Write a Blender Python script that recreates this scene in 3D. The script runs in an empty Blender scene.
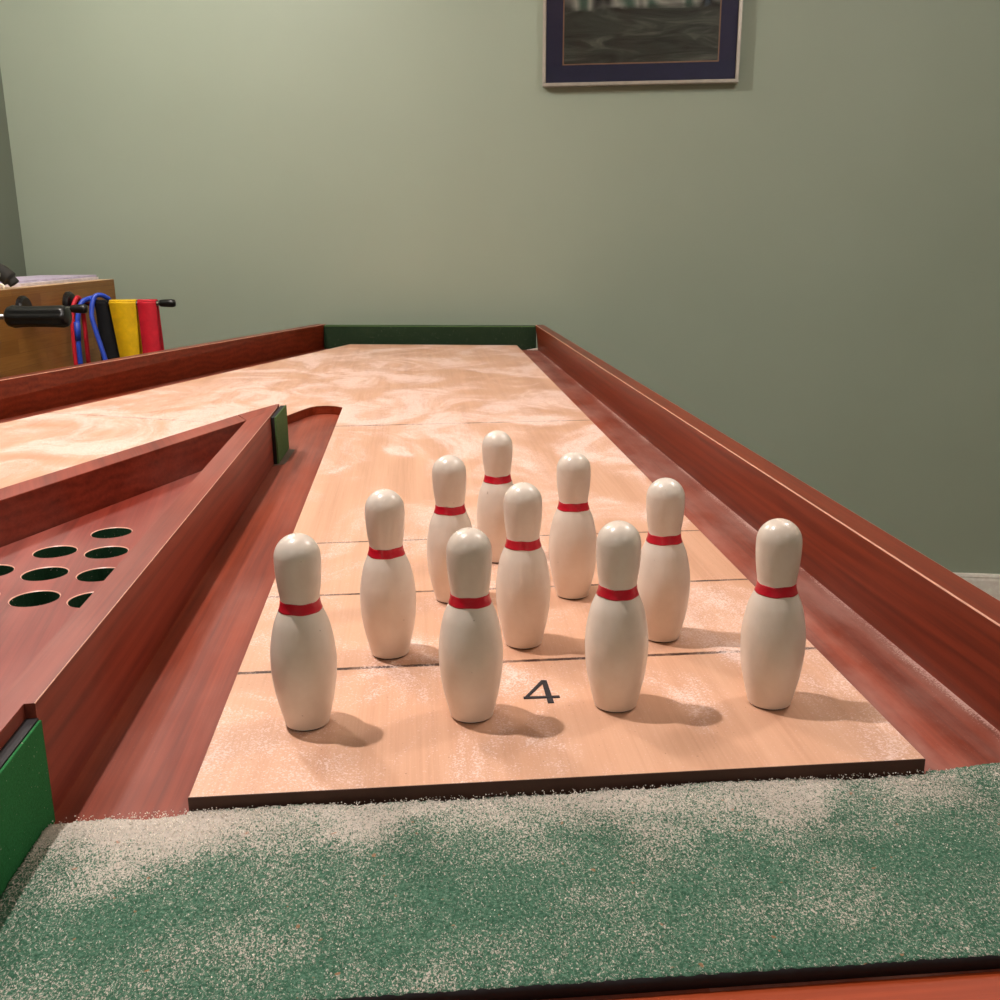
import bpy, bmesh, math, random
from mathutils import Vector, Matrix
C = bpy.context.scene.collection
Z0 = 0.93            # the playing surface stands this high above the floor
random.seed(7)
PI = math.pi

# ------------------------------------------------------------------ materials
def srgb(r, g, b):
    f = lambda c: (c/255/12.92) if c/255 <= .04045 else ((c/255+.055)/1.055)**2.4
    return (f(r), f(g), f(b), 1)

class Mat:
    def __init__(s, name):
        s.m = bpy.data.materials.new(name); s.m.use_nodes = True
        s.t = s.m.node_tree; s.N = s.t.nodes; s.L = s.t.links
        s.bsdf = s.N['Principled BSDF']
        s.co = s.N.new('ShaderNodeTexCoord').outputs['Object']
    def node(s, t, **k):
        n = s.N.new(t)
        for a, v in k.items(): setattr(n, a, v)
        return n
    def put(s, sock, v):
        if isinstance(v, bpy.types.NodeSocket): s.L.new(v, sock)
        else: sock.default_value = v
    def mapping(s, scale=(1, 1, 1), rot=(0, 0, 0), loc=(0, 0, 0), src=None):
        n = s.node('ShaderNodeMapping'); s.L.new(src or s.co, n.inputs[0])
        n.inputs['Location'].default_value = loc; n.inputs['Rotation'].default_value = rot; n.inputs['Scale'].default_value = scale
        return n.outputs[0]
    def noise(s, vec, scale, detail=4, rough=.55, dist=0):
        n = s.node('ShaderNodeTexNoise'); s.L.new(vec, n.inputs['Vector'])
        n.inputs['Scale'].default_value = scale; n.inputs['Detail'].default_value = detail
        n.inputs['Roughness'].default_value = rough; n.inputs['Distortion'].default_value = dist
        return n.outputs['Fac']
    def wave(s, vec, scale, dist=6, detail=3, dscale=1, kind='RINGS'):
        n = s.node('ShaderNodeTexWave', wave_type=kind); s.L.new(vec, n.inputs['Vector'])
        n.inputs['Scale'].default_value = scale; n.inputs['Distortion'].default_value = dist
        n.inputs['Detail'].default_value = detail; n.inputs['Detail Scale'].default_value = dscale
        return n.outputs['Fac']
    def ramp(s, f, stops):
        n = s.node('ShaderNodeValToRGB'); s.L.new(f, n.inputs[0]); e = n.color_ramp.elements
        e[0].position, e[0].color = stops[0]; e[1].position, e[1].color = stops[-1]
        for p, c in stops[1:-1]:
            q = e.new(p); q.color = c
        return n.outputs[0]
    def rng(s, f, a, b, c=0, d=1):
        n = s.node('ShaderNodeMapRange'); s.put(n.inputs[0], f)
        for i, v in enumerate((a, b, c, d)): s.put(n.inputs[i+1], v)
        return n.outputs[0]
    def math(s, op, a, b=0):
        n = s.node('ShaderNodeMath', operation=op); s.put(n.inputs[0], a); s.put(n.inputs[1], b); return n.outputs[0]
    def mix(s, f, a, b, mode='MIX'):
        n = s.node('ShaderNodeMix', data_type='RGBA', blend_type=mode); s.put(n.inputs[0], f); s.put(n.inputs[6], a); s.put(n.inputs[7], b)
        return n.outputs[2]
    def xyz(s, src=None):
        n = s.node('ShaderNodeSeparateXYZ'); s.L.new(src or s.co, n.inputs[0]); return n.outputs
    def bump(s, f, strength=.2, dist=.001):
        n = s.node('ShaderNodeBump'); s.L.new(f, n.inputs['Height'])
        n.inputs['Strength'].default_value = strength; n.inputs['Distance'].default_value = dist
        s.L.new(n.outputs[0], s.bsdf.inputs['Normal'])
    def out(s, col, rough=.5, spec=.5, coat=0, metal=0, croug=.1):
        b = s.bsdf.inputs
        s.put(b['Base Color'], col); s.put(b['Roughness'], rough); s.put(b['Specular IOR Level'], spec)
        s.put(b['Coat Weight'], coat); b['Coat Roughness'].default_value = croug; s.put(b['Metallic'], metal)
        return s.m

def plain(name, col, rough=.5, spec=.5, metal=0, coat=0, var=.12, scale=40):
    m = Mat(name); n = m.noise(m.co, scale, 4)
    dark = tuple(c*(1-var) for c in col[:3])+(1,); lite = tuple(min(1, c*(1+var)) for c in col[:3])+(1,)
    return m.out(m.ramp(n, [(.3, dark), (.7, lite)]), rough, spec, coat, metal)

# cherry-stained wood; the grain runs along the direction "ang" (degrees from +y)
def cherry(name, ang=0, bright=1.0, dust=None, rough=.34, red=0):
    m = Mat(name)
    v = m.mapping((1, 1, 1), (0, 0, math.radians(-ang)))
    k = lambda r, g, b: tuple(c*bright for c in srgb(r, g, b)[:3])+(1,)
    vf = m.mapping((220, 5, 220), src=v); fine = m.noise(vf, 1, 6, .6)
    vm = m.mapping((34, 1.6, 34), src=v); mid = m.noise(vm, 1, 3, .5, .6)
    vr = m.mapping((7, .7, 9), src=v, loc=(.3, .1, .2)); ring = m.wave(vr, 2.2, 9, 3, .9)
    fl = m.noise(m.mapping((90, 1.1, 90), src=v, loc=(3, 2, 1)), 1, 4, .65, 1.5)
    f = m.math('ADD', m.math('MULTIPLY', fine, .36), m.math('ADD', m.math('MULTIPLY', mid, .30), m.math('ADD', m.math('MULTIPLY', ring, .11), m.math('MULTIPLY', fl, .23))))
    col = m.ramp(f, [(.28, k(86, 25, 11)), (.46, k(122, 44, 20+red)), (.58, k(138, 54, 28+red)), (.76, k(156, 68, 40+red))])
    r = rough
    if dust:
        d = dust(m)
        col = m.mix(d, col, srgb(214, 178, 166)); r = m.rng(d, 0, .6, rough, .8)
    m.bump(fine, .12, .0006)
    return m.out(col, r, .35)

def dust_light(m):
    s = m.noise(m.co, 620, 3, .7); big = m.noise(m.mapping((3, 1.2, 3)), 2.2, 4, .6)
    veil = m.math('MULTIPLY', m.rng(big, .42, .75, .0, .15), 1)
    return m.math('ADD', veil, m.math('MULTIPLY', m.rng(s, .66, .74), m.rng(big, .35, .7, .05, .45)))

def dust_gutter(m):
    # dust veil over the bed plus a line of swept wax along the foot of the right hand rail
    x, y, z = m.xyz()
    edge = m.math('SUBTRACT', .6048, m.math('MULTIPLY', y, .00571))
    gap = m.math('SUBTRACT', edge, x)
    w = m.noise(m.mapping((30, 5, 1)), 1, 4, .65)
    g = m.noise(m.co, 700, 2, .6)
    th = m.math('SUBTRACT', .80, m.math('ADD', m.math('MULTIPLY', m.rng(gap, .0, .012, .34, 0), m.rng(w, .3, .62, .3, 1)), m.math('MULTIPLY', m.rng(gap, .0, .085, .16, 0), m.rng(w, .35, .65))))
    line = m.rng(m.math('SUBTRACT', g, th), -.06, .06, 0, .62)
    veil = m.math('MULTIPLY', m.rng(m.noise(m.mapping((8, 3, 1), loc=(2, 5, 0)), 2, 5, .65), .38, .66, .03, .26), 1)
    line = m.math('MULTIPLY', m.math('ADD', line, veil), m.math('GREATER_THAN', x, .3))
    return m.math('MINIMUM', m.math('ADD', line, dust_light(m)), .8)

def make_playfield():
    m = Mat('maple playing surface')
    x, y, z = m.xyz()
    vf = m.mapping((420, 6, 50)); fine = m.noise(vf, 1, 5, .6)
    vm = m.mapping((40, 1.2, 10)); mid = m.noise(vm, 1, 3, .5, .5)
    f = m.math('ADD', m.math('MULTIPLY', fine, .45), m.math('MULTIPLY', mid, .55))
    col = m.ramp(f, [(.3, srgb(202, 151, 121)), (.5, srgb(214, 164, 134)), (.72, srgb(222, 175, 145))])
    # cut score lines across the lane, half filled with wax
    wob = m.noise(m.co, 260, 3, .7)
    def line(val, w):
        d = m.math('ABSOLUTE', val)
        return m.rng(m.math('ADD', d, m.math('MULTIPLY', m.math('SUBTRACT', wob, .5), w*.9)), w*.75, w*1.1, 1, 0)
    lines = None
    for y0, w in ((.1967, .0027), (.3844, .0024), (.5711, .0022), (1.364, .0032)):
        l = line(m.math('SUBTRACT', y, y0), w)
        lines = l if lines is None else m.math('MAXIMUM', lines, l)
    lines = m.math('MULTIPLY', lines, m.math('GREATER_THAN', x, -.07))
    # the left lane's line, square to that lane
    a = math.radians(24.5)
    q = m.math('ADD', m.math('MULTIPLY', x, math.sin(a)), m.math('MULTIPLY', y, math.cos(a)))
    l2 = m.math('MULTIPLY', line(m.math('SUBTRACT', q, 1.207), .0022), m.math('LESS_THAN', x, -.07))
    lines = m.math('MAXIMUM', lines, l2)
    fill = m.rng(m.noise(m.co, 45, 4, .7), .40, .58, .7, 1.0)
    col = m.mix(m.math('MULTIPLY', lines, fill), col, srgb(62, 34, 24))
    # wax powder: cloudy patches with swirls, and loose grains
    big = m.noise(m.mapping((1, .72, 1), loc=(3.7, 1.3, 0)), 5.5, 8, .66, 1.3)
    far = m.rng(y, .5, 1.4, .0, .085)
    big = m.math('ADD', big, far)
    patch = m.rng(big, .47, .66)
    g = m.noise(m.co, 620, 2, .7)
    th = m.math('SUBTRACT', .70, m.math('MULTIPLY', patch, .26))
    grains = m.rng(m.math('SUBTRACT', g, th), -.05, .06)
    amount = m.math('ADD', m.math('MULTIPLY', grains, .70), m.math('MULTIPLY', patch, .14))
    col = m.mix(m.math('MINIMUM', amount, .85), col, srgb(242, 214, 204))
    specks = m.rng(m.noise(m.mapping(loc=(9, 4, 0)), 330, 2, .5), .725, .76)
    col = m.mix(m.math('MULTIPLY', specks, .55), col, srgb(140, 84, 56))
    m.bump(m.math('ADD', m.math('MULTIPLY', grains, patch), m.math('MULTIPLY', lines, -2)), .25, .0004)
    return m.out(col, m.rng(amount, 0, .6, .42, .85), .4)

def make_felt_carpet():
    m = Mat('green carpet sprinkled with wax')
    x, y, z = m.xyz()
    base = m.ramp(m.noise(m.co, 480, 4, .7), [(.3, srgb(34, 68, 52)), (.5, srgb(60, 98, 77)), (.72, srgb(106, 138, 118))])
    big = m.noise(m.mapping(loc=(1.2, 2.3, 0)), 7, 5, .6, .6)
    back = m.rng(m.math('ADD', y, m.math('MULTIPLY', m.math('SUBTRACT', big, .5), .17)), -.070, -.010, 0, .27)
    back = m.math('MULTIPLY', back, m.math('MULTIPLY', m.rng(x, .44, .58, 1, .35), m.rng(y, -.006, .001, 1, .35)))
    left = m.math('MULTIPLY', m.rng(m.math('ADD', x, m.math('MULTIPLY', m.math('SUBTRACT', big, .5), .2)), .13, -.03, 0, 1), m.rng(y, -.11, -.02, .0, .16))
    r0 = m.node('ShaderNodeVectorMath', operation='DISTANCE'); m.L.new(m.co, r0.inputs[0]); r0.inputs[1].default_value = (.50, -.085, 0)
    right = m.rng(r0.outputs['Value'], .02, .14, .16, 0)
    dens = m.math('ADD', m.math('ADD', back, left), m.math('ADD', m.rng(m.noise(m.mapping(loc=(4, 7, 0)), 16, 4, .6), .35, .65, -.07, .09), right))
    s = m.noise(m.mapping((1.1, .75, 1), (0, 0, .5)), 780, 3, .7, .8)
    th = m.math('SUBTRACT', .588, m.math('MULTIPLY', dens, .55))
    grain = m.rng(m.math('SUBTRACT', s, th), -.035, .05)
    col = m.mix(m.math('MULTIPLY', grain, .64), base, srgb(230, 210, 200))
    bits = m.rng(m.noise(m.mapping(loc=(5, 5, 0)), 150, 1, .5), .745, .77)
    col = m.mix(m.math('MULTIPLY', bits, .6), col, srgb(170, 110, 80))
    m.bump(s, .55, .0012)
    return m.out(col, .95, .15)

def make_felt(name, a, b):
    m = Mat(name); n = m.noise(m.co, 700, 4, .7); big = m.noise(m.co, 22, 4)
    col = m.mix(m.rng(big, .3, .7, 0, .5), m.ramp(n, [(.3, a), (.7, b)]), b)
    col = m.mix(m.rng(m.noise(m.co, 420, 2), .70, .73, 0, .6), col, srgb(196, 190, 170))
    m.bump(n, .5, .0008)
    return m.out(col, .9, .2)

def make_pin():
    m = Mat('off white enamel')
    oi = m.node('ShaderNodeObjectInfo').outputs['Random']
    n = m.node('ShaderNodeVectorMath', operation='ADD'); m.L.new(m.co, n.inputs[0])
    cx = m.node('ShaderNodeCombineXYZ'); 
    for i in range(3): m.L.new(m.math('MULTIPLY', oi, 7+3*i), cx.inputs[i])
    m.L.new(cx.outputs[0], n.inputs[1]); v = n.outputs[0]
    big = m.noise(v, 26, 4, .6)
    col = m.ramp(big, [(.3, srgb(226, 209, 193)), (.55, srgb(234, 219, 205)), (.75, srgb(238, 226, 214))])
    specks = m.rng(m.noise(v, 190, 2, .5), .76, .78)
    col = m.mix(m.math('MULTIPLY', specks, .5), col, srgb(150, 132, 112))
    m.bump(m.noise(v, 60, 3), .10, .0008)
    return m.out(col, .33, .5, .35, 0, .12)

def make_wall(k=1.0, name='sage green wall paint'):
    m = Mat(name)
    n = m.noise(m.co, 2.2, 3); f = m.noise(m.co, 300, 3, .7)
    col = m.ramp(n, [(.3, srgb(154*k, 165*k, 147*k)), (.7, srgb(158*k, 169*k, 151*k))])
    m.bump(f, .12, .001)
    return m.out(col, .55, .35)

def make_print():
    # a plain dim outdoor picture: dark ground below, loose pale and blue shapes above
    m = Mat('dim landscape print')
    x, y, z = m.xyz()
    st = m.noise(m.mapping((5, 5, 24), (0, .35, 0)), 1, 6, .65, 1.2)
    ground = m.ramp(st, [(.3, srgb(40, 44, 42)), (.5, srgb(84, 90, 82)), (.68, srgb(132, 134, 122))])
    red = m.noise(m.co, 7, 3); ground = m.mix(m.rng(red, .45, .7, 0, .5), ground, srgb(66, 52, 46))
    bl = m.node('ShaderNodeTexVoronoi', feature='F1'); m.L.new(m.mapping((14, 14, 8)), bl.inputs['Vector']); bl.inputs['Scale'].default_value = 1
    hue = m.ramp(m.noise(m.mapping((7, 7, 3)), 1, 2), [(.34, srgb(22, 24, 26)), (.44, srgb(120, 156, 186)), (.49, srgb(30, 32, 36)), (.56, srgb(206, 208, 196)), (.62, srgb(96, 128, 112)), (.68, srgb(30, 34, 30))])
    top = m.rng(m.math('ADD', z, m.math('MULTIPLY', m.math('SUBTRACT', st, .5), .05)), .225, .245)
    return m.out(m.mix(top, ground, hue), .6, .3)

def make_oak():
    m = Mat('honey coloured butcher block')
    x, y, z = m.xyz()
    fine = m.noise(m.mapping((30, 9, 160)), 1, 5, .6)
    blk = m.node('ShaderNodeTexBrick'); m.L.new(m.mapping((1, 1, 1), (0, PI/2, 0)), blk.inputs['Vector'])
    cz = m.node('ShaderNodeCombineXYZ'); m.L.new(y, cz.inputs[0]); m.L.new(z, cz.inputs[1]); m.L.new(cz.outputs[0], blk.inputs['Vector'])
    blk.inputs['Color1'].default_value = srgb(176, 122, 58); blk.inputs['Color2'].default_value = srgb(150, 98, 42); blk.inputs['Mortar'].default_value = srgb(140, 92, 42)
    blk.inputs['Scale'].default_value = 1; blk.inputs['Mortar Size'].default_value = .0006; blk.inputs['Brick Width'].default_value = .34; blk.inputs['Row Height'].default_value = .042
    col = m.mix(m.rng(fine, .3, .7, 0, .45), blk.outputs[0], srgb(122, 74, 30))
    return m.out(col, .4, .4)

def make_glass():
    m = bpy.data.materials.new('picture glass'); m.use_nodes = True; t = m.node_tree; t.nodes.clear()
    o = t.nodes.new('ShaderNodeOutputMaterial'); mx = t.nodes.new('ShaderNodeMixShader')
    tr = t.nodes.new('ShaderNodeBsdfTransparent'); gl = t.nodes.new('ShaderNodeBsdfGlossy'); fr = t.nodes.new('ShaderNodeFresnel')
    gl.inputs['Roughness'].default_value = .03; fr.inputs['IOR'].default_value = 1.45
    t.links.new(fr.outputs[0], mx.inputs[0]); t.links.new(tr.outputs[0], mx.inputs[1]); t.links.new(gl.outputs[0], mx.inputs[2]); t.links.new(mx.outputs[0], o.inputs[0])
    return m

M = dict(
    rail=cherry('cherry rail, straight', 0, .9), rail_l=cherry('cherry rail, slanting', 24.4, .9), bed=cherry('dusty cherry bed', 0, 1.06, dust_gutter, .55, 0),
    tray=cherry('dusty cherry tray', 8, 1.1, dust_light, .42, 12), divider=cherry('cherry divider', 0, 1.08, dust_light, .46, 6), divider_l=cherry('cherry divider, slanting', 20.5, 1.08, dust_light, .46, 6),
    glint_rim=plain('painted rail glint and pale hole rim', srgb(220, 168, 146), .35, .5), play=make_playfield(), edge=plain('dark board edge', srgb(74, 44, 32), .7),  # rail edge highlight painted in as a pale colour; hole rims share the tint
    carpet=make_felt_carpet(), black=plain('black rubber', srgb(38, 34, 36), .7, .3), felt=make_felt('bright green felt', srgb(24, 88, 44), srgb(46, 120, 66)),
    tipfelt=make_felt('dull green felt', srgb(66, 92, 52), srgb(90, 118, 72)), bumper=make_felt('dark green bumper cloth', srgb(26, 44, 27), srgb(38, 56, 36)),
    hole=make_felt('dark green hole felt', srgb(26, 58, 38), srgb(40, 78, 52)), apron=cherry('cherry apron', 90, 1.0), ledge=cherry('bright cherry ledge', 90, 1.5, None, .5, -6),
    pin=make_pin(), red=plain('red enamel', srgb(200, 8, 40), .32, .5, 0, .4, .1), tape=plain('grey brown tape', srgb(104, 84, 74), .6), ink=plain('black ink', srgb(40, 36, 40), .6, .3, var=.3, scale=300), foot=plain('dark pin foot', srgb(60, 42, 32), .8),
    wall=make_wall(), wall_shaded=make_wall(.72, 'shaded sage green wall paint'), ceil=plain('white ceiling paint', srgb(228, 222, 210), .8), floor=plain('beige carpet', srgb(150, 132, 112), .95, .1, var=.2, scale=300), white=plain('white trim paint', srgb(250, 240, 232), .25, coat=.3),  # left wall: the sage paint again, with its shade put into the colour
    frame=plain('brushed silver', srgb(188, 180, 168), .35, .5, .6), mat=plain('dark navy mat board', srgb(52, 52, 88), .7), fillet=plain('copper fillet', srgb(176, 132, 104), .4), printm=make_print(), glass=make_glass(),
    oak=make_oak(), oaktop=plain('pale waxed wood top', srgb(206, 170, 132), .35), blackplastic=plain('black plastic', srgb(20, 19, 20), .28, .5), chrome=plain('steel rod', srgb(170, 168, 164), .25, .5, 1),
    bred=plain('red rubber', srgb(206, 30, 48), .55, .4), bblue=plain('blue rubber', srgb(40, 74, 190), .4, .5), byel=plain('yellow rubber', srgb(232, 184, 12), .6, .35), bblack=plain('black webbing', srgb(22, 22, 24), .8, .2),
    paper=plain('white paper', srgb(226, 216, 222), .7), paper2=plain('lilac tinted paper', srgb(196, 184, 208), .6), cover=plain('blue grey cover', srgb(112, 118, 150), .4), pouch=plain('black cloth', srgb(34, 32, 28), .8), cord=plain('pale cord', srgb(222, 210, 190), .6),
    wax=plain('wax powder', srgb(250, 236, 224), .9, .2),
)

# ------------------------------------------------------------------ builders
def wloc(p):
    v = Vector((0, 0, 0))
    while p is not None: v += p.location; p = p.parent
    return v
def obj(name, bm, mats, parent=None, smooth=False, origin=None, raw=False):
    """link bm (in scene coordinates, z from the playing surface unless raw) as one mesh object"""
    if not raw: bmesh.ops.translate(bm, verts=bm.verts, vec=(0, 0, Z0))
    o0 = Vector(origin) + (Vector((0, 0, 0)) if raw else Vector((0, 0, Z0))) if origin is not None else Vector((0, 0, 0))
    off = wloc(parent) if parent else Vector((0, 0, 0))
    base = o0 if origin is not None else off
    bmesh.ops.translate(bm, verts=bm.verts, vec=-base)
    bmesh.ops.recalc_face_normals(bm, faces=bm.faces)
    me = bpy.data.meshes.new(name); bm.to_mesh(me); bm.free()
    for m in (mats if isinstance(mats, (list, tuple)) else [mats]): me.materials.append(M[m])
    if smooth:
        for p in me.polygons: p.use_smooth = True
    o = bpy.data.objects.new(name, me); C.objects.link(o)
    o.location = base - off
    if parent: o.parent = parent
    return o
def thing(name, label, cat, loc, group=None):
    o = bpy.data.objects.new(name, None); C.objects.link(o); o.location = (loc[0], loc[1], loc[2] + Z0)
    o.empty_display_size = .05
    tag(o, label, cat, group); return o
def tag(o, label, cat, group=None, kind=None):
    o['label'] = label; o['category'] = cat
    if group: o['group'] = group
    if kind: o['kind'] = kind
def struct(o): o['kind'] = 'structure'; return o

def prism(bm, poly, z0, z1, poly_top=None, bevel=0, bevel_mat=0, bevel_pick=None):
    pt = poly_top or poly
    lo = [bm.verts.new((x, y, z0)) for x, y in poly]; hi = [bm.verts.new((x, y, z1)) for x, y in pt]
    n = len(poly); bm.faces.new(lo[::-1]); bm.faces.new(hi)
    for i in range(n): bm.faces.new((lo[i], lo[(i+1) % n], hi[(i+1) % n], hi[i]))
    if bevel:
        es = []
        for i in range(n):
            if bevel_pick is None or i in bevel_pick:
                es.append(bm.edges.get((hi[i], hi[(i+1) % n])))
        bmesh.ops.bevel(bm, geom=es, offset=bevel, segments=2, profile=.5, affect='EDGES', material=bevel_mat)
    return bm
def P(poly, z0, z1, **k): return prism(bmesh.new(), poly, z0, z1, **k)
def box(bm, x0, x1, y0, y1, z0, z1): return prism(bm, [(x0, y0), (x1, y0), (x1, y1), (x0, y1)], z0, z1)

def lathe(bm, prof, n=48, M4=None):
    rings = []
    for r, z in prof:
        if r < 1e-6: rings.append([bm.verts.new((0, 0, z))])
        else: rings.append([bm.verts.new((r*math.cos(2*PI*i/n), r*math.sin(2*PI*i/n), z)) for i in range(n)])
    for a, b in zip(rings, rings[1:]):
        for i in range(n):
            j = (i+1) % n
            if len(a) == 1 and len(b) == 1: continue
            if len(a) == 1: bm.faces.new((a[0], b[i], b[j]))
            elif len(b) == 1: bm.faces.new((a[i], a[j], b[0]))
            else: bm.faces.new((a[i], a[j], b[j], b[i]))
    if M4 is not None:
        bmesh.ops.transform(bm, matrix=M4, verts=[v for r in rings for v in r])
    return bm
def tube(bm, pts, r, n=12, caps=True, flat=None):
    pts = [Vector(p) for p in pts]; rings = []; prev = None
    for i, p in enumerate(pts):
        t = (pts[min(i+1, len(pts)-1)] - pts[max(i-1, 0)]).normalized()
        if prev is None:
            ref = Vector((0, 0, 1)) if abs(t.z) < .9 else Vector((1, 0, 0)); u = t.cross(ref).normalized()
        else: u = (prev - t*prev.dot(t)).normalized()
        prev = u; w = t.cross(u); rr = r[i] if isinstance(r, (list, tuple)) else r
        rings.append([bm.verts.new(p + u*rr*math.cos(2*PI*k/n) + w*rr*math.sin(2*PI*k/n)) for k in range(n)])
    for a, b in zip(rings, rings[1:]):
        for k in range(n): bm.faces.new((a[k], a[(k+1) % n], b[(k+1) % n], b[k]))
    if caps: bm.faces.new(rings[0][::-1]); bm.faces.new(rings[-1])
    return bm
def catmull(pts, k=8):
    pts = [Vector(p) for p in pts]; out = []
    for i in range(len(pts)-1):
        a, b, c, d = pts[max(i-1, 0)], pts[i], pts[i+1], pts[min(i+2, len(pts)-1)]
        for j in range(k):
            t = j/k
            out.append(.5*((2*b) + (c-a)*t + (2*a-5*b+4*c-d)*t*t + (3*b-a-3*c+d)*t**3))
    out.append(pts[-1]); return out
def along(frm):      # matrix turning +z to direction
    d = Vector(frm).normalized(); return d.to_track_quat('Z', 'Y').to_matrix().to_4x4()

# ------------------------------------------------------------------ the room
wx0, wy0, wsl = .65, 2.98, -.23
wallY = lambda x: wy0 + wsl*(x - wx0)
wt = Vector((1, wsl, 0)).normalized(); wn = Vector((wt.y, -wt.x, 0))     # along the wall to the right; out of the wall into the room
LX = -1.298                                        # corner with the left wall
corner = Vector((LX, wallY(LX), 0))
RXc = corner + wt*5.2
H = 2.80
def wall_bm(a, b, out, t=.1, h=H, z0=0):
    bm = bmesh.new(); a2, b2 = a - out*t, b - out*t
    return prism(bm, [(a.x, a.y), (b.x, b.y), (b2.x, b2.y), (a2.x, a2.y)], z0, h)
Lc, Rc = corner + wn*6.2, RXc + wn*6.2
struct(obj('wall_back', wall_bm(corner - wt*.1, RXc + wt*.1, wn), 'wall', raw=True))
struct(obj('wall_left', wall_bm(corner, Lc, wt), 'wall_shaded', raw=True))
struct(obj('wall_right', wall_bm(RXc, Rc, -wt), 'wall', raw=True))
struct(obj('wall_front', wall_bm(Lc - wt*.1, Rc + wt*.1, -wn), 'wall', raw=True))
def slab(z0, z1):
    e = .1; q = [corner - wt*e - wn*e, RXc + wt*e - wn*e, Rc + wt*e + wn*e, Lc - wt*e + wn*e]
    return prism(bmesh.new(), [(v.x, v.y) for v in q], z0, z1)
struct(obj('floor', slab(-.1, 0), 'floor', raw=True)); struct(obj('ceiling', slab(H, H+.1), 'ceil', raw=True))
def baseboard(a, b, out):
    bm = bmesh.new()
    prof = [(.0005, 0), (.014, 0), (.014, .086), (.011, .094), (.013, .1), (.010, .108), (.0005, .110)]
    ra = [bm.verts.new((a + out*p[0]).to_tuple()[:2] + (p[1],)) for p in prof]; rb = [bm.verts.new((b + out*p[0]).to_tuple()[:2] + (p[1],)) for p in prof]
    n = len(prof)
    for i in range(n): bm.faces.new((ra[i], ra[(i+1) % n], rb[(i+1) % n], rb[i]))
    bm.faces.new(ra); bm.faces.new(rb[::-1]); return bm
struct(obj('baseboard_back', baseboard(corner + wt*.02, RXc - wt*.02, wn), 'white', raw=True))
struct(obj('baseboard_left', baseboard(corner + wn*.02, Lc - wn*.02, wt), 'white', raw=True))

# ------------------------------------------------------------------ the table
G = -.019            # bed of the gutters
T = .067             # top of the rails
table = thing('shuffleboard_table', 'cherry wood shuffleboard table with two angled lanes and a pale maple playing surface', 'game table', (0, 0, -Z0))

def arc_pts(pts, k=6): return [(v.x, v.y) for v in catmull([Vector((x, y, 0)) for x, y in pts], k)]
gut_end = arc_pts([(-.142, 1.425), (-.110, 1.505), (-.078, 1.592), (-.058, 1.619), (-.027, 1.619), (-.004, 1.596), (0, 1.585)], 6)
board = [(0, .0005), (.508, -.0005), (.5135, 2.842), (-.064, 2.977), (-.687, 1.488), (-1.075, .5455), (-.556, .342)] + gut_end
bm = P(board, G+.0003, 0, bevel=.0008)
for f in bm.faces:
    c_ = f.calc_center_median()
    if abs(f.normal.z) < .5: f.material_index = 2 if c_.y > .05 else 1
o = obj('playfield', bm, ['play', 'edge', 'apron'], table)
# the figure 4
bm = bmesh.new()
def flat(poly, z0=.0001, z1=.0006): prism(bm, poly, z0, z1)
flat([(.2558, .1545), (.2600, .1545), (.2606, .1125), (.2556, .1125)])
flat([(.2375, .1220), (.2665, .1212), (.2665, .1248), (.2375, .1256)], .0001, .0007)
flat([(.2375, .1230), (.2555, .1545), (.2585, .1545), (.2562, .1488), (.2408, .1238)], .0001, .0008)
obj('number_four', bm, 'ink', o)

bedpoly = [(.630, -.184), (.606, 2.885), (.5, 2.92), (-.16, 3.075), (-.19, 3.06), (-1.418, .118), (-1.20, -.03), (-.80, -.184)]
obj('gutter_bed', P(bedpoly, G-.022, G), 'bed', table)
obj('front_ledge', P([(-.715, -.30), (.630, -.30), (.630, -.1845), (-.80, -.1845)], G-.022, G), 'ledge', table)
# right rail: leans in a little; highlight along the top arrises painted in pale
def rail(name, ib, it, ot, ob, mat, z0=G, glint_rim=True, par=table, bv=.0012):
    (a, b), (c, d), (e, f), (g, h) = ib, it, ot, ob      # each: near point, far point
    bm = bmesh.new()
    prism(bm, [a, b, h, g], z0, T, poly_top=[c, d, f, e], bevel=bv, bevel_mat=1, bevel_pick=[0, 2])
    return obj(name, bm, [mat, 'glint_rim'] if glint_rim else [mat, mat], par)
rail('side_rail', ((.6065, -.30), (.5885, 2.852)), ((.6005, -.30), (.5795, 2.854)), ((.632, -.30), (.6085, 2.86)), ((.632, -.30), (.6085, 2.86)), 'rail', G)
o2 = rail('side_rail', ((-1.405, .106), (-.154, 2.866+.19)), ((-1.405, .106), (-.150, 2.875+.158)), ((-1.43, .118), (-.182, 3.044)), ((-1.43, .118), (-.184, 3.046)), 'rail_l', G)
# bumper at the far end
bl, br = Vector((-.1575, 3.022)), Vector((.5785, 2.8545)); bd = (br-bl).normalized(); bo = Vector((-bd.y, bd.x))
bmp = [(bl.x, bl.y), (br.x, br.y), ((br+bo*.034).x, (br+bo*.034).y), ((bl+bo*.034).x, (bl+bo*.034).y)]
obj('bumper', P(bmp, G, T-.004, bevel=.003, bevel_mat=1), ['bumper', 'tipfelt'], table)
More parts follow.
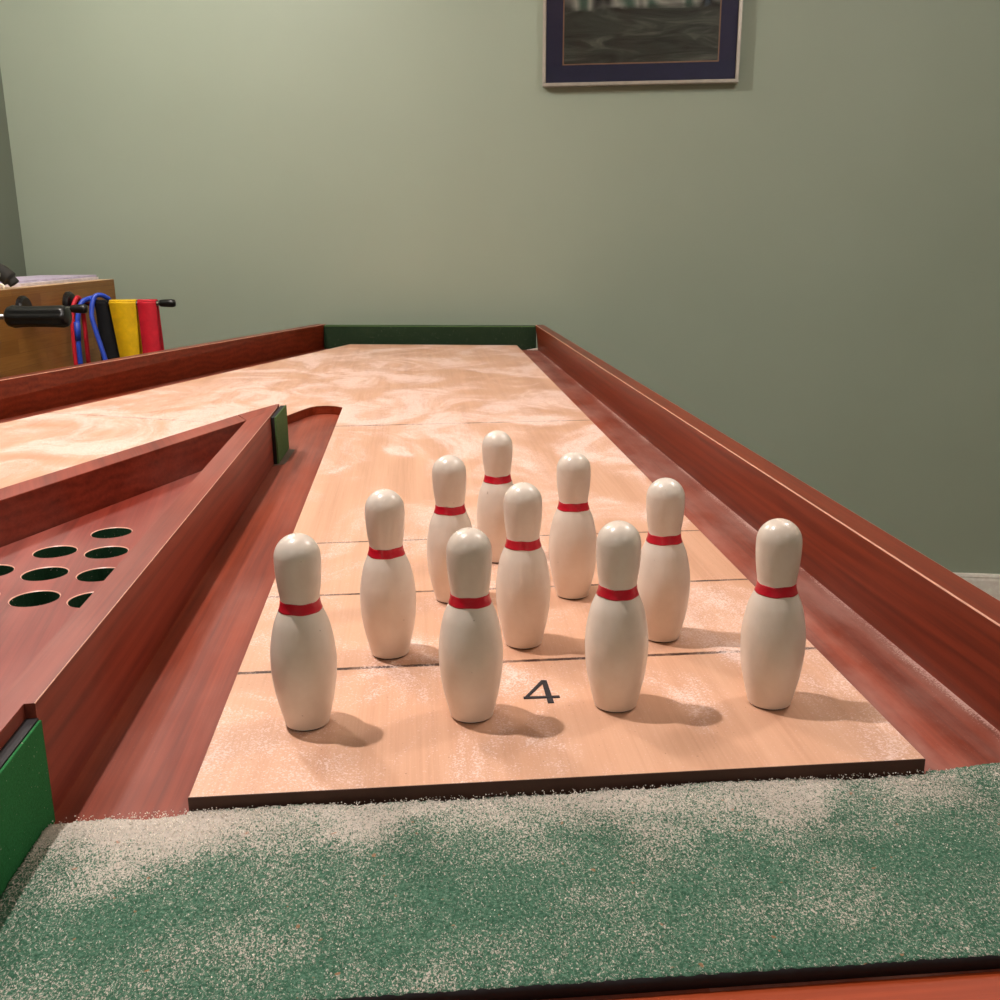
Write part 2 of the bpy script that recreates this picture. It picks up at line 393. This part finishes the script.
# divider: two rails meeting in a point, with the tray between them
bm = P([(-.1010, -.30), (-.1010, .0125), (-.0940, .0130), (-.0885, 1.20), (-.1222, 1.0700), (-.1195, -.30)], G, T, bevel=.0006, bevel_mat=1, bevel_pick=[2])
obj('divider_rail', bm, ['divider', 'glint_rim'], table)
bm = P([(-.0885, 1.2005), (-.090, 1.238), (-.096, 1.232), (-.146, 1.128), (-.1225, 1.0705)], G, T, bevel=.001)
obj('divider_point', bm, 'divider', table)
dl = Vector((.3735, .9276)); nl = Vector((-.9276, .3735))
pi_, po = Vector((-.1230, 1.069)), Vector((-.1470, 1.125))
q = pi_ - dl*1.48; r_ = po - dl*1.54
rail('divider_rail', ((q.x, q.y), (pi_.x, pi_.y)), ((q.x, q.y), (pi_.x, pi_.y)), ((r_.x, r_.y), (po.x, po.y)), ((r_.x, r_.y), (po.x, po.y)), 'divider_l', bv=.001, glint_rim=False)
# tray floor with round holes
TR = .013
holes = [(-.216, .602), (-.259, .530), (-.199, .521), (-.243, .450), (-.226, .371), (-.183, .441), (-.167, .362), (-.305, .464), (-.2885, .3805), (-.350, .394)]
hr = .0243
outer = [(-.1202, -.29), (-.1224, 1.062), (-.652, -.246), (-.63, -.29)]
def tray():
    bm = bmesh.new(); loops = []
    ring = lambda c: [(c[0] + hr*math.cos(-2*PI*i/32), c[1] + hr*math.sin(-2*PI*i/32)) for i in range(32)]
    edges = []
    for poly in [outer] + [ring(h) for h in holes]:
        vs = [bm.verts.new((x, y, TR)) for x, y in poly]
        es = [bm.edges.new((vs[i], vs[(i+1) % len(vs)])) for i in range(len(vs))]; edges += es
        if len(vs) == 32: loops.append(es)
    bmesh.ops.triangle_fill(bm, use_beauty=True, use_dissolve=False, edges=edges)
    for es in loops:
        # chamfer ring, then the wall of the hole
        r = bmesh.ops.extrude_edge_only(bm, edges=es); vs = [g for g in r['geom'] if isinstance(g, bmesh.types.BMVert)]; e2 = [g for g in r['geom'] if isinstance(g, bmesh.types.BMEdge)]
        c = sum((v.co for v in vs), Vector())/len(vs)
        for v in vs: v.co = c + (v.co - c)*.955; v.co.z = TR - .0008
        for f in [g for g in r['geom'] if isinstance(g, bmesh.types.BMFace)]: f.material_index = 1
        r = bmesh.ops.extrude_edge_only(bm, edges=e2); vs = [g for g in r['geom'] if isinstance(g, bmesh.types.BMVert)]
        for v in vs: v.co.z = G + .0008
        for f in [g for g in r['geom'] if isinstance(g, bmesh.types.BMFace)]: f.material_index = 2
    return bm
tr = obj('storage_tray', tray(), ['tray', 'glint_rim', 'hole'], table)
for h in holes:
    bm = bmesh.new(); bmesh.ops.create_circle(bm, cap_ends=True, radius=hr*.97, segments=32); bmesh.ops.translate(bm, verts=bm.verts, vec=(h[0], h[1], G+.0007))
    ob = obj('hole_lining', bm, 'hole', tr)
obj('tray_end', P([(-.6, -.30), (-.0958, -.30), (-.0958, -.2905), (-.6, -.2905)], G, T), 'divider', table)

# felt pad near the point, on the right face of the divider
def pad(poly, z0, z1, felt, name):
    bm = P(poly, z0, z1, bevel=.0018, bevel_mat=1)
    o = obj(name, bm, [felt, felt], table); return o
pd = pad([(-.0825, 1.110), (-.0795, 1.110), (-.0775, 1.243), (-.0805, 1.243)], G+.002, .0640, 'tipfelt', 'felt_pad')
bm = P([(-.0898, 1.1115), (-.0825, 1.1115), (-.0805, 1.241), (-.0878, 1.241)], G+.001, .0632)
obj('rubber_backing', bm, 'black', pd)
obj('adhesive_strip', P([(-.0880, 1.098), (-.0700, 1.112), (-.0660, 1.236), (-.0865, 1.240)], G+.0002, G+.0007), 'tape', table)
# felt covered pad beside the carpet
pd = obj('felt_pad', P([(-.0925, -.28), (-.0905, -.28), (-.0905, .0110), (-.0925, .0110)], G+.0006, .0560, bevel=.0006), ['felt'], table)
obj('rubber_backing', P([(-.1008, -.28), (-.0926, -.28), (-.0926, .0120), (-.1008, .0120)], G+.0008, .0568), 'black', pd)

# carpet pad with a ragged, furry back edge
rnd = random.Random(3)
def carpet():
    bm = bmesh.new(); nx, ny = 300, 80; x0, x1, y0 = -.0895, .6000, -.180
    rows = []
    for j in range(ny+1):
        row = []
        for i in range(nx+1):
            u = i/nx; x = x0 + (x1-x0)*u
            yb = -.0025 + .0015*math.sin(x*37) + .0012*math.sin(x*91+1) + rnd.uniform(-.0006, .0006)
            if x > .51: yb += .004
            if x < 0: yb += .0035*math.exp(-((x+.05)/.03)**2) + .002
            t = j/ny; y = y0 + rnd.uniform(-.0002, .0002)*(j in (0,)) + (yb-y0)*t
            y0e = y0 - .004*u
            y = y0e + (yb-y0e)*t
            z = -.0098 + rnd.uniform(-.0007, .0007) + .0012*math.sin(x*23+y*31)*t
            if t > .93 and x < 0: z -= .003*(t-.93)/.07
            row.append(bm.verts.new((x, y, z)))
        rows.append(row)
    for j in range(ny):
        for i in range(nx): bm.faces.new((rows[j][i], rows[j][i+1], rows[j+1][i+1], rows[j+1][i]))
    # rim
    border = [rows[0][i] for i in range(nx+1)] + [rows[j][nx] for j in range(1, ny+1)] + [rows[ny][i] for i in range(nx-1, -1, -1)] + [rows[j][0] for j in range(ny-1, 0, -1)]
    low = [bm.verts.new((v.co.x, v.co.y, G+.0006)) for v in border]; n = len(border)
    for i in range(n):
        f = bm.faces.new((border[i], low[i], low[(i+1) % n], border[(i+1) % n])); f.material_index = 1
    bm.faces.new(low); return bm
obj('carpet_pad', carpet(), ['carpet', 'black'], table, smooth=True)
# case and legs
bm = P([(.618, -.305), (.596, 2.87), (-.175, 3.04), (-1.40, .125), (-1.18, -.05), (-.71, -.305)], G-.16, G-.0225)
obj('apron', bm, 'apron', table)
for x, y in ((.54, -.2), (.52, 2.76), (-.1, 2.9), (-1.06, .38), (-.56, -.16), (.54, 1.3), (-.66, 1.5)):
    bm = bmesh.new(); a = .05
    prism(bm, [(x-a*.7, y-a*.7), (x+a*.7, y-a*.7), (x+a*.7, y+a*.7), (x-a*.7, y+a*.7)], -Z0, G-.1605, poly_top=[(x-a, y-a), (x+a, y-a), (x+a, y+a), (x-a, y+a)])
    obj('leg', bm, 'apron', table)

# loose wax powder: grains on the carpet, and a heap swept into the far corner
def grains(pts, zj=0):
    bm = bmesh.new(); rg = random.Random(11)
    for x, y, z, r in pts:
        a = [Vector((rg.gauss(0, 1), rg.gauss(0, 1), rg.gauss(0, 1))).normalized()*r for _ in range(1)][0]
        ax = a.normalized().to_track_quat('Z', 'Y').to_matrix(); s = [Vector((1, 0, -.5)), Vector((-.6, .9, -.5)), Vector((-.6, -.9, -.5)), Vector((0, 0, .9))]
        vs = [bm.verts.new(Vector((x, y, z)) + ax @ (k*r)) for k in s]
        for t in ((0, 1, 2), (0, 1, 3), (1, 2, 3), (0, 2, 3)): bm.faces.new([vs[i] for i in t])
    return bm
rg = random.Random(5); pts = []
for _ in range(4200):
    x = rg.uniform(-.087, .597)
    y = -.001 - min(abs(rg.gauss(0, .022 if rg.random() < .75 else .07)), .175)
    if x < .0 and y > -.006: continue
    pts.append((x, y, -.0086 + rg.uniform(-.0003, .0006), rg.choice((.0003, .0004, .0005, .0006))))
for _ in range(900):
    x = rg.gauss(.0, .045)
    if not -.087 < x < .3: continue
    y = -.001 - min(abs(rg.gauss(0, .03)), .17); pts.append((x, y, -.0084 + rg.uniform(-.0003, .0008), rg.choice((.0004, .0005, .0006))))
o = obj('wax_powder', grains(pts), 'wax', origin=(.25, -.05, -.0095))
tag(o, 'pale wax powder scattered over the green carpet along the front edge of the maple board', 'wax powder', kind='stuff')
pts = []
for _ in range(1500):
    t = abs(rg.gauss(0, .35)); 
    if t > 1: continue
    x = .5860 - t*.036; yb = 3.022 + (2.8545-3.022)*(x+.1575)/(.736)
    y = yb - .003 - abs(rg.gauss(0, .006)); pts.append((x - .001, y, G + .001 + rg.random()*.006*(1-t), .0011))
o = obj('wax_powder', grains(pts), 'wax', origin=(.56, 2.85, G))
tag(o, 'small white heap of wax powder swept into the far right gutter corner by the green bumper', 'wax powder', kind='stuff')

# ------------------------------------------------------------------ the ten pins
prof_body = [(0, .0012), (.0150, .0012), (.0163, .0022), (.0172, .0045), (.0190, .012), (.0213, .022), (.0230, .032), (.0240, .042), (.0243, .051), (.0241, .058), (.0233, .066), (.0219, .074), (.0200, .082), (.0175, .0885), (.0156, .0930), (.0146, .0965), (.01435, .1), (.0147, .1035), (.0154, .108), (.0162, .115), (.0167, .122), (.0169, .128), (.0168, .132)]
for k in range(1, 12):
    a = PI/2*k/12; prof_body.append((.0168*math.cos(a), .132 + .0172*math.sin(a)))
prof_body += [(.0014, .1493), (.0009, .1487), (0, .1484)]
def smooth_prof(pr, n=3):
    v = catmull([Vector((r, 0, z)) for r, z in pr], n); return [(max(p.x, 0), p.z) for p in v]
prof_body = smooth_prof(prof_body, 3); prof_body[0] = (0, .0012); prof_body[-1] = (0, .1484)
bm = lathe(bmesh.new(), prof_body, 56); pin0 = obj('bowling_pin', bm, 'pin', smooth=True, raw=True)
band = []
for k in range(9):
    z = .0915 + .0085*k/8; band.append((z,))
def r_at(z):
    for (r0, z0), (r1, z1) in zip(prof_body, prof_body[1:]):
        if z0 <= z <= z1 and z1 > z0: return r0 + (r1-r0)*(z-z0)/(z1-z0)
zs = [.0922 + .0076*k/8 for k in range(9)]
bp = [(r_at(zs[0])-.0002, zs[0]-.0001)] + [(r_at(z)+.00028, z) for z in zs] + [(r_at(zs[-1])-.0002, zs[-1]+.0001)]
bm = lathe(bmesh.new(), bp, 56)
rb = random.Random(2); ph = [rb.uniform(0, 6) for _ in range(3)]
for v in bm.verts:
    a = math.atan2(v.co.y, v.co.x); v.co.z += .0003*math.sin(3*a+ph[0]) + .0002*math.sin(7*a+ph[1])
obj('neck_band', bm, 'red', pin0, smooth=True, raw=True)
bm = lathe(bmesh.new(), [(0, 0), (.0148, 0), (.0156, .0008), (.0160, .0018), (.0150, .0020)], 48)
obj('foot_ring', bm, 'foot', pin0, smooth=True, raw=True)
spots = [
 (.0677, .1024, 'white bowling pin at the left end of the nearest row, beside the left gutter'),
 (.1946, .1022, 'white bowling pin in the nearest row, just left of the number 4'),
 (.3081, .1077, 'white bowling pin in the nearest row, just right of the number 4'),
 (.4306, .0994, 'white bowling pin standing apart at the right end of the nearest row'),
 (.1283, .2288, 'white bowling pin at the left end of the second row of three'),
 (.2492, .2384, 'white bowling pin in the middle of the second row, behind the number 4'),
 (.3780, .2395, 'white bowling pin at the right end of the second row, near the right gutter'),
 (.1886, .3615, 'left white pin of the two in the third row, partly hidden by a nearer pin'),
 (.3138, .3593, 'right pin of the two in the third row, all white with red neck'),
 (.2471, .4852, 'rearmost white bowling pin, alone at the far point of the triangle')]
rp = random.Random(8)
for i, (x, y, lab) in enumerate(spots):
    if i == 0: p = pin0
    else:
        p = pin0.copy(); C.objects.link(p)
        for ch in pin0.children:
            c = ch.copy(); C.objects.link(c); c.parent = p
    p.scale = (1.008, 1.008, 1.006)
    p.location = (x + (.0012, 0, 0, -.001, .001, .0004, -.0008, .001, 0, .0008)[i], y - .0022, Z0 + .0001); p.rotation_euler = (0, 0, rp.uniform(0, 6.28))
    tag(p, lab, 'bowling pin', 'toy bowling pins set up in a triangle')

# ------------------------------------------------------------------ the framed picture
pa = Vector((.622, wallY(.622), 0)); pw = .642; pz = .846; phh = .54
pic = thing('framed_picture', 'silver framed dark landscape picture with navy mat hanging on the green wall', 'picture', (pa.x, pa.y, pz))
tilt = math.radians(.4)
def onwall(u, d, z):      # u along the wall, d out from it, z above the lower edge
    u2 = u*math.cos(tilt) + z*math.sin(tilt); z2 = -u*math.sin(tilt) + z*math.cos(tilt)
    q = pa + wt*u2 + wn*d; return (q.x, q.y, pz + z2)
def wbox(bm, u0, u1, d0, d1, z0, z1):
    vs = [bm.verts.new(onwall(u, d, z)) for u in (u0, u1) for d in (d0, d1) for z in (z0, z1)]
    for f in ((0, 1, 3, 2), (4, 6, 7, 5), (0, 4, 5, 1), (2, 3, 7, 6), (0, 2, 6, 4), (1, 5, 7, 3)): bm.faces.new([vs[i] for i in f])
bm = bmesh.new(); fw = .011; D0, D1 = .004, .036
wbox(bm, 0, pw, D0, D1, 0, fw); wbox(bm, 0, pw, D0, D1, phh-fw, phh); wbox(bm, 0, fw, D0, D1, fw, phh-fw); wbox(bm, pw-fw, pw, D0, D1, fw, phh-fw)
bmesh.ops.bevel(bm, geom=bm.edges[:], offset=.0018, segments=2, affect='EDGES')
obj('frame', bm, 'frame', pic)
bm = bmesh.new(); wbox(bm, fw, pw-fw, D0, .022, fw, phh-fw); obj('mat_board', bm, 'mat', pic)
bm = bmesh.new(); mw = .066; ft = .004
for a in ((mw, pw-mw, mw, mw+ft), (mw, pw-mw, phh-mw-ft, phh-mw), (mw, mw+ft, mw+ft, phh-mw-ft), (pw-mw-ft, pw-mw, mw+ft, phh-mw-ft)): wbox(bm, a[0], a[1], .0221, .0236, a[2], a[3])
obj('fillet', bm, 'fillet', pic)
bm = bmesh.new(); wbox(bm, mw+ft, pw-mw-ft, .0221, .0228, mw+ft, phh-mw-ft); obj('print', bm, 'printm', pic)
bm = bmesh.new(); wbox(bm, fw, pw-fw, .0290, .0305, fw, phh-fw); obj('glass', bm, 'glass', pic)

# ------------------------------------------------------------------ foosball table at the left
F0 = Vector((-1.022, 2.455, 0)); F1 = Vector((-.926, 3.245, 0)); fd = (F1-F0).normalized(); fn = Vector((fd.y, -fd.x, 0))
FT = .225; near = F0 - fd*.50; dep = .30
foos = thing('foosball_table', 'honey wood foosball table with rods along its side, behind the left rail', 'games table', ((F0.x+F1.x)/2, (F0.y+F1.y)/2, -Z0))
def fbox(u0, u1, d0, d1, z0, z1, bev=0):
    bm = bmesh.new(); pts = [near + fd*u + fn*d for u, d in ((u0, d0), (u1, d0), (u1, d1), (u0, d1))]
    prism(bm, [(v.x, v.y) for v in pts], z0, z1, bevel=bev); return bm
L = (F1-near).length
obj('case', fbox(0, L, -dep, 0, -.22, FT-.012, 0), 'oak', foos)
obj('top', fbox(0, L, -dep, 0, FT-.0118, FT, .002), ['oak', 'oaktop'], foos)
for o in bpy.data.objects:
    if o.name == 'top':
        for p in o.data.polygons: p.material_index = 1 if p.normal.z > .9 else 0
for u in (.03, L-.11):
    for d in (-.09, -dep+.01): obj('leg', fbox(u, u+.08, d, d+.08, -Z0, -.2202), 'oak', foos)
RZ = .160
def rod(y0, length, z, handle=None, cap=None):
    t = (y0 - F0.y)/fd.y; b = F0 + fd*t; b.z = z
    Rm = Matrix.Translation(b) @ along(fn)
    # bearing: black half collar on the face
    br_ = lathe(bmesh.new(), [(0, .0002), (.040, .0002), (.040, .010), (.034, .016), (.009, .017), (0, .017)], 24, Rm)
    obj('rod_bearing', br_, 'blackplastic', foos, smooth=False)
    r = obj('rod', lathe(bmesh.new(), [(0, .0175), (.0075, .0175), (.0075, length), (0, length)], 16, Rm), 'chrome', foos, smooth=True)
    if handle:
        a, e = handle; bm = bmesh.new(); n = 32; prof = [(.0, a), (.020, a), (.0265, a+.006), (.0285, a+.018), (.0265, a+.034), (.0255, a+.06), (.0262, e-.05), (.0278, e-.014), (.0265, e-.003), (.022, e), (0, e)]
        lathe(bm, prof, 40)
        for v in bm.verts:       # flutes
            rr = math.hypot(v.co.x, v.co.y)
            if rr > .02 and a+.012 < v.co.z < e-.006:
                k = 1 + .07*math.cos(8*math.atan2(v.co.y, v.co.x)); v.co.x *= k; v.co.y *= k
        bmesh.ops.transform(bm, matrix=Rm, verts=bm.verts); obj('handle', bm, 'blackplastic', r, smooth=True)
    if cap:
        a, e = cap; R = .0135
        bm = lathe(bmesh.new(), [(0, a), (R*.78, a), (R*.86, a+.004), (R, a+(e-a)*.55), (R*1.02, e-.010), (R*.8, e-.002), (0, e)], 24, Rm); obj('rod_cap', bm, 'blackplastic', r, smooth=True)
    return b
HB = rod(2.215, .16, .166, handle=(.135, .300))
b1 = rod(2.558, .16, .163, cap=(.150, .200))
b2 = rod(2.860, .315, RZ, cap=(.308, .360))

# bands and straps hanging on the far rod; s is the distance out along that rod
def rp_(s, dx, dz, b=b2): return b + fn*s + fd*dx + Vector((0, 0, dz))
def strap(name, s0, s1, drop_f, drop_b, mat, label, cat, thick=.003, flare=0, r=.0085, lean=0, sag=.0, group=None, b=None):
    bb = b or b2
    path = [(-r-.004-sag, -drop_f), (-r-.003, -drop_f*.6), (-r-.001, -drop_f*.25), (-r-.0005, 0)]
    for k in range(1, 8):
        a = PI - PI*k/8; path.append(((r+.001)*math.cos(a), (r+.001)*math.sin(a)))
    path += [(r+.0005, 0), (r+.001, -drop_b*.25), (r+.003, -drop_b*.6), (r+.004, -drop_b)]
    pv = catmull([Vector((x, 0, z)) for x, z in path], 3); bm = bmesh.new(); inn, ou = [], []
    for i, v in enumerate(pv):
        t = (pv[min(i+1, len(pv)-1)] - pv[max(i-1, 0)]).normalized(); nrm = Vector((-t.z, 0, t.x)) 
        if nrm.dot(Vector((v.x, 0, v.z+.004))) < 0: nrm = -nrm
        f = min(1, max(0, -v.z)/max(drop_f, .001)); e = flare*f; sh = lean*f
        a_, c_ = v, v + nrm*thick
        inn.append([bm.verts.new(rp_(s + sh, a_.x, a_.z, bb)) for s in (s0-e, s1+e)]); ou.append([bm.verts.new(rp_(s + sh, c_.x, c_.z, bb)) for s in (s0-e, s1+e)])
    for i in range(len(pv)-1):
        bm.faces.new((inn[i][0], inn[i][1], inn[i+1][1], inn[i+1][0])); bm.faces.new((ou[i][0], ou[i+1][0], ou[i+1][1], ou[i][1]))
        for k in (0, 1): bm.faces.new((inn[i][k], inn[i+1][k], ou[i+1][k], ou[i][k]))
    for e in (0, -1): bm.faces.new((inn[e][0], inn[e][1], ou[e][1], ou[e][0]))
    o = obj(name, bm, mat, smooth=True, origin=tuple(rp_((s0+s1)/2, 0, -drop_f, bb))); tag(o, label, cat, group); return o
def loop(name, pts, r, mat, label, cat, b=None, group=None):
    bm = tube(bmesh.new(), catmull([rp_(*p, b=b or b2) for p in pts], 8), r, 12)
    o = obj(name, bm, mat, smooth=True, origin=tuple(rp_(*pts[0], b=b or b2))); tag(o, label, cat, group); return o

loop('resistance_tube', [(.026, -.048, -.25), (.0265, -.044, -.10), (.027, -.030, -.02), (.032, -.006, .0158), (.034, .012, .0155), (.034, .030, -.02), (.032, .034, -.20)], .0075, 'bred', 'red rubber exercise tube looped over the far rod, leftmost of the hanging bands', 'exercise band')
bt = loop('resistance_tube', [(.044, -.054, -.25), (.046, -.056, -.12), (.050, -.050, -.045), (.058, -.030, .003), (.074, -.006, .0162), (.084, .016, .011), (.088, .03, -.05), (.088, .034, -.22)], .0082, 'bblue', 'blue rubber exercise tube beside the red tube, with a thick end plug', 'exercise band')
bm = tube(bmesh.new(), [rp_(.046, -.056, -.115), rp_(.048, -.0545, -.055)], .0098, 14); obj('end_plug', bm, 'bblue', bt, smooth=True)
loop('resistance_tube', [(.140, -.048, -.25), (.124, -.048, -.17), (.100, -.040, -.08), (.090, -.032, -.03), (.096, -.010, .0222), (.120, .014, .0222), (.132, .036, -.02), (.134, .038, -.2)], .0078, 'bblue', 'thinner blue exercise tube curving down in front of the black strap', 'exercise band')
strap('black_strap', .096, .134, .24, .2, 'bblack', 'black webbing strap hanging between the blue tube and the yellow band', 'strap', flare=.012, lean=.014)
st = strap('resistance_band', .142, .231, .23, .2, 'byel', 'wide yellow exercise band folded over the far rod', 'exercise band', .0035, lean=.012, flare=-.014)
strap('resistance_band', .236, .298, .24, .2, 'bred', 'wide red exercise band hanging at the outer end of the far rod', 'exercise band', .0035, lean=.006)

# papers and a pouch on the foosball table's top
def sheet(u0, u1, d0, d1, z0, th, rot, mats, name, label, cat):
    c = near + fd*(u0+u1)/2 + fn*(d0+d1)/2; bm = bmesh.new(); a, w = (u1-u0)/2, (d1-d0)/2
    cr, sr = math.cos(rot), math.sin(rot); pts = []
    for u, d in ((-a, -w), (a, -w), (a, w), (-a, w)): pts.append(c + fd*(u*cr - d*sr) + fn*(u*sr + d*cr))
    prism(bm, [(v.x, v.y) for v in pts], z0, z0+th, bevel=.0006)
    for f in bm.faces:
        if f.normal.z > .9: f.material_index = 1
    o = obj(name, bm, mats, origin=(c.x, c.y, z0)); tag(o, label, cat)
sheet(.70, 1.27, -.275, -.045, FT+.0002, .009, 0, ['paper', 'paper'], 'paper_stack', 'thick stack of white papers lying flat on top of the foosball table', 'papers')
sheet(.74, 1.28, -.272, -.06, FT+.0095, .007, .02, ['paper2', 'cover'], 'magazine', 'thin lilac edged booklet lying on the white paper stack', 'booklet')
pc = near + fd*.578 + fn*(-.05)
bm = tube(bmesh.new(), catmull([pc + Vector((-.13, .0, FT+.028)), pc + Vector((-.05, 0, FT+.060)), pc + Vector((.0, .01, FT+.052)), pc + Vector((.035, .01, FT+.024)), pc + Vector((.045, .01, FT+.012))], 8), [.026]*8 + [.026]*8 + [.024]*8 + [.016]*8 + [.010], 16)
po_ = obj('pouch', bm, 'pouch', smooth=True, origin=(pc.x, pc.y, FT)); tag(po_, 'soft black pouch with a pale cord at the left end of the foosball table top', 'pouch')
cpts = [pc + Vector((-.05, -.02, FT+.088)), pc + Vector((-.01, -.03, FT+.096)), pc + Vector((.005, -.03, FT+.080)), pc + Vector((.02, -.035, FT+.04)), pc + Vector((.0, -.04, FT+.020)), pc + Vector((.03, -.045, FT+.012)), pc + Vector((.035, -.05, FT+.004))]
bm = tube(bmesh.new(), catmull(cpts, 8), .0035, 10); obj('drawstring', bm, 'cord', po_, smooth=True)

# ------------------------------------------------------------------ light: recessed ceiling lamps, plus two added fill lights behind the camera
def disk_light(name, x, y, power, size=.09, col=(1, .94, .905), spread=150):
    d = bpy.data.lights.new(name, 'AREA'); d.shape = 'DISK'; d.size = size; d.energy = power; d.color = col; d.spread = math.radians(spread)
    o = bpy.data.objects.new(name, d); C.objects.link(o); o.location = (x, y, H-.02)
def globe(name, x, y, power, rad=.06, col=(1, .94, .905)):
    d = bpy.data.lights.new(name, 'POINT'); d.shadow_soft_size = rad; d.energy = power; d.color = col
    o = bpy.data.objects.new(name, d); C.objects.link(o); o.location = (x, y, H-.16)
disk_light('overhead_light', -.44, .42, 11.3, .05)
globe('overhead_light', -.85, 1.95, 29)
globe('overhead_light', 1.45, .80, 17, .1)
disk_light('overhead_light', -.9, -1.9, 4, .4)  # unseen fill light, added to lift the ambient level
disk_light('overhead_light', 1.4, -1.9, 4, .4)  # second added fill, on the right, with no fixture behind it
w = bpy.data.worlds.new('world'); bpy.context.scene.world = w; w.use_nodes = True
w.node_tree.nodes['Background'].inputs[0].default_value = (.05, .045, .04, 1)

# ------------------------------------------------------------------ camera
yaw, pitch, roll = .08452, .25594, -.00917
f = Vector((math.sin(yaw)*math.cos(pitch), math.cos(yaw)*math.cos(pitch), -math.sin(pitch)))
r0 = Vector((math.cos(yaw), -math.sin(yaw), 0)); u0 = r0.cross(f)
r = r0*math.cos(roll) + u0*math.sin(roll); u = -r0*math.sin(roll) + u0*math.cos(roll)
cd = bpy.data.cameras.new('camera'); cd.sensor_width = 36; cd.lens = 36.0; cd.clip_start = .02
cam = bpy.data.objects.new('camera', cd); C.objects.link(cam)
cam.matrix_world = Matrix(((r.x, u.x, -f.x, .15807), (r.y, u.y, -f.y, -.60661), (r.z, u.z, -f.z, .35652+Z0), (0, 0, 0, 1)))
S = bpy.context.scene; S.camera = cam
S.view_settings.view_transform = 'Standard'; S.view_settings.look = 'None'; S.view_settings.gamma = 1; S.view_settings.exposure = 1.0
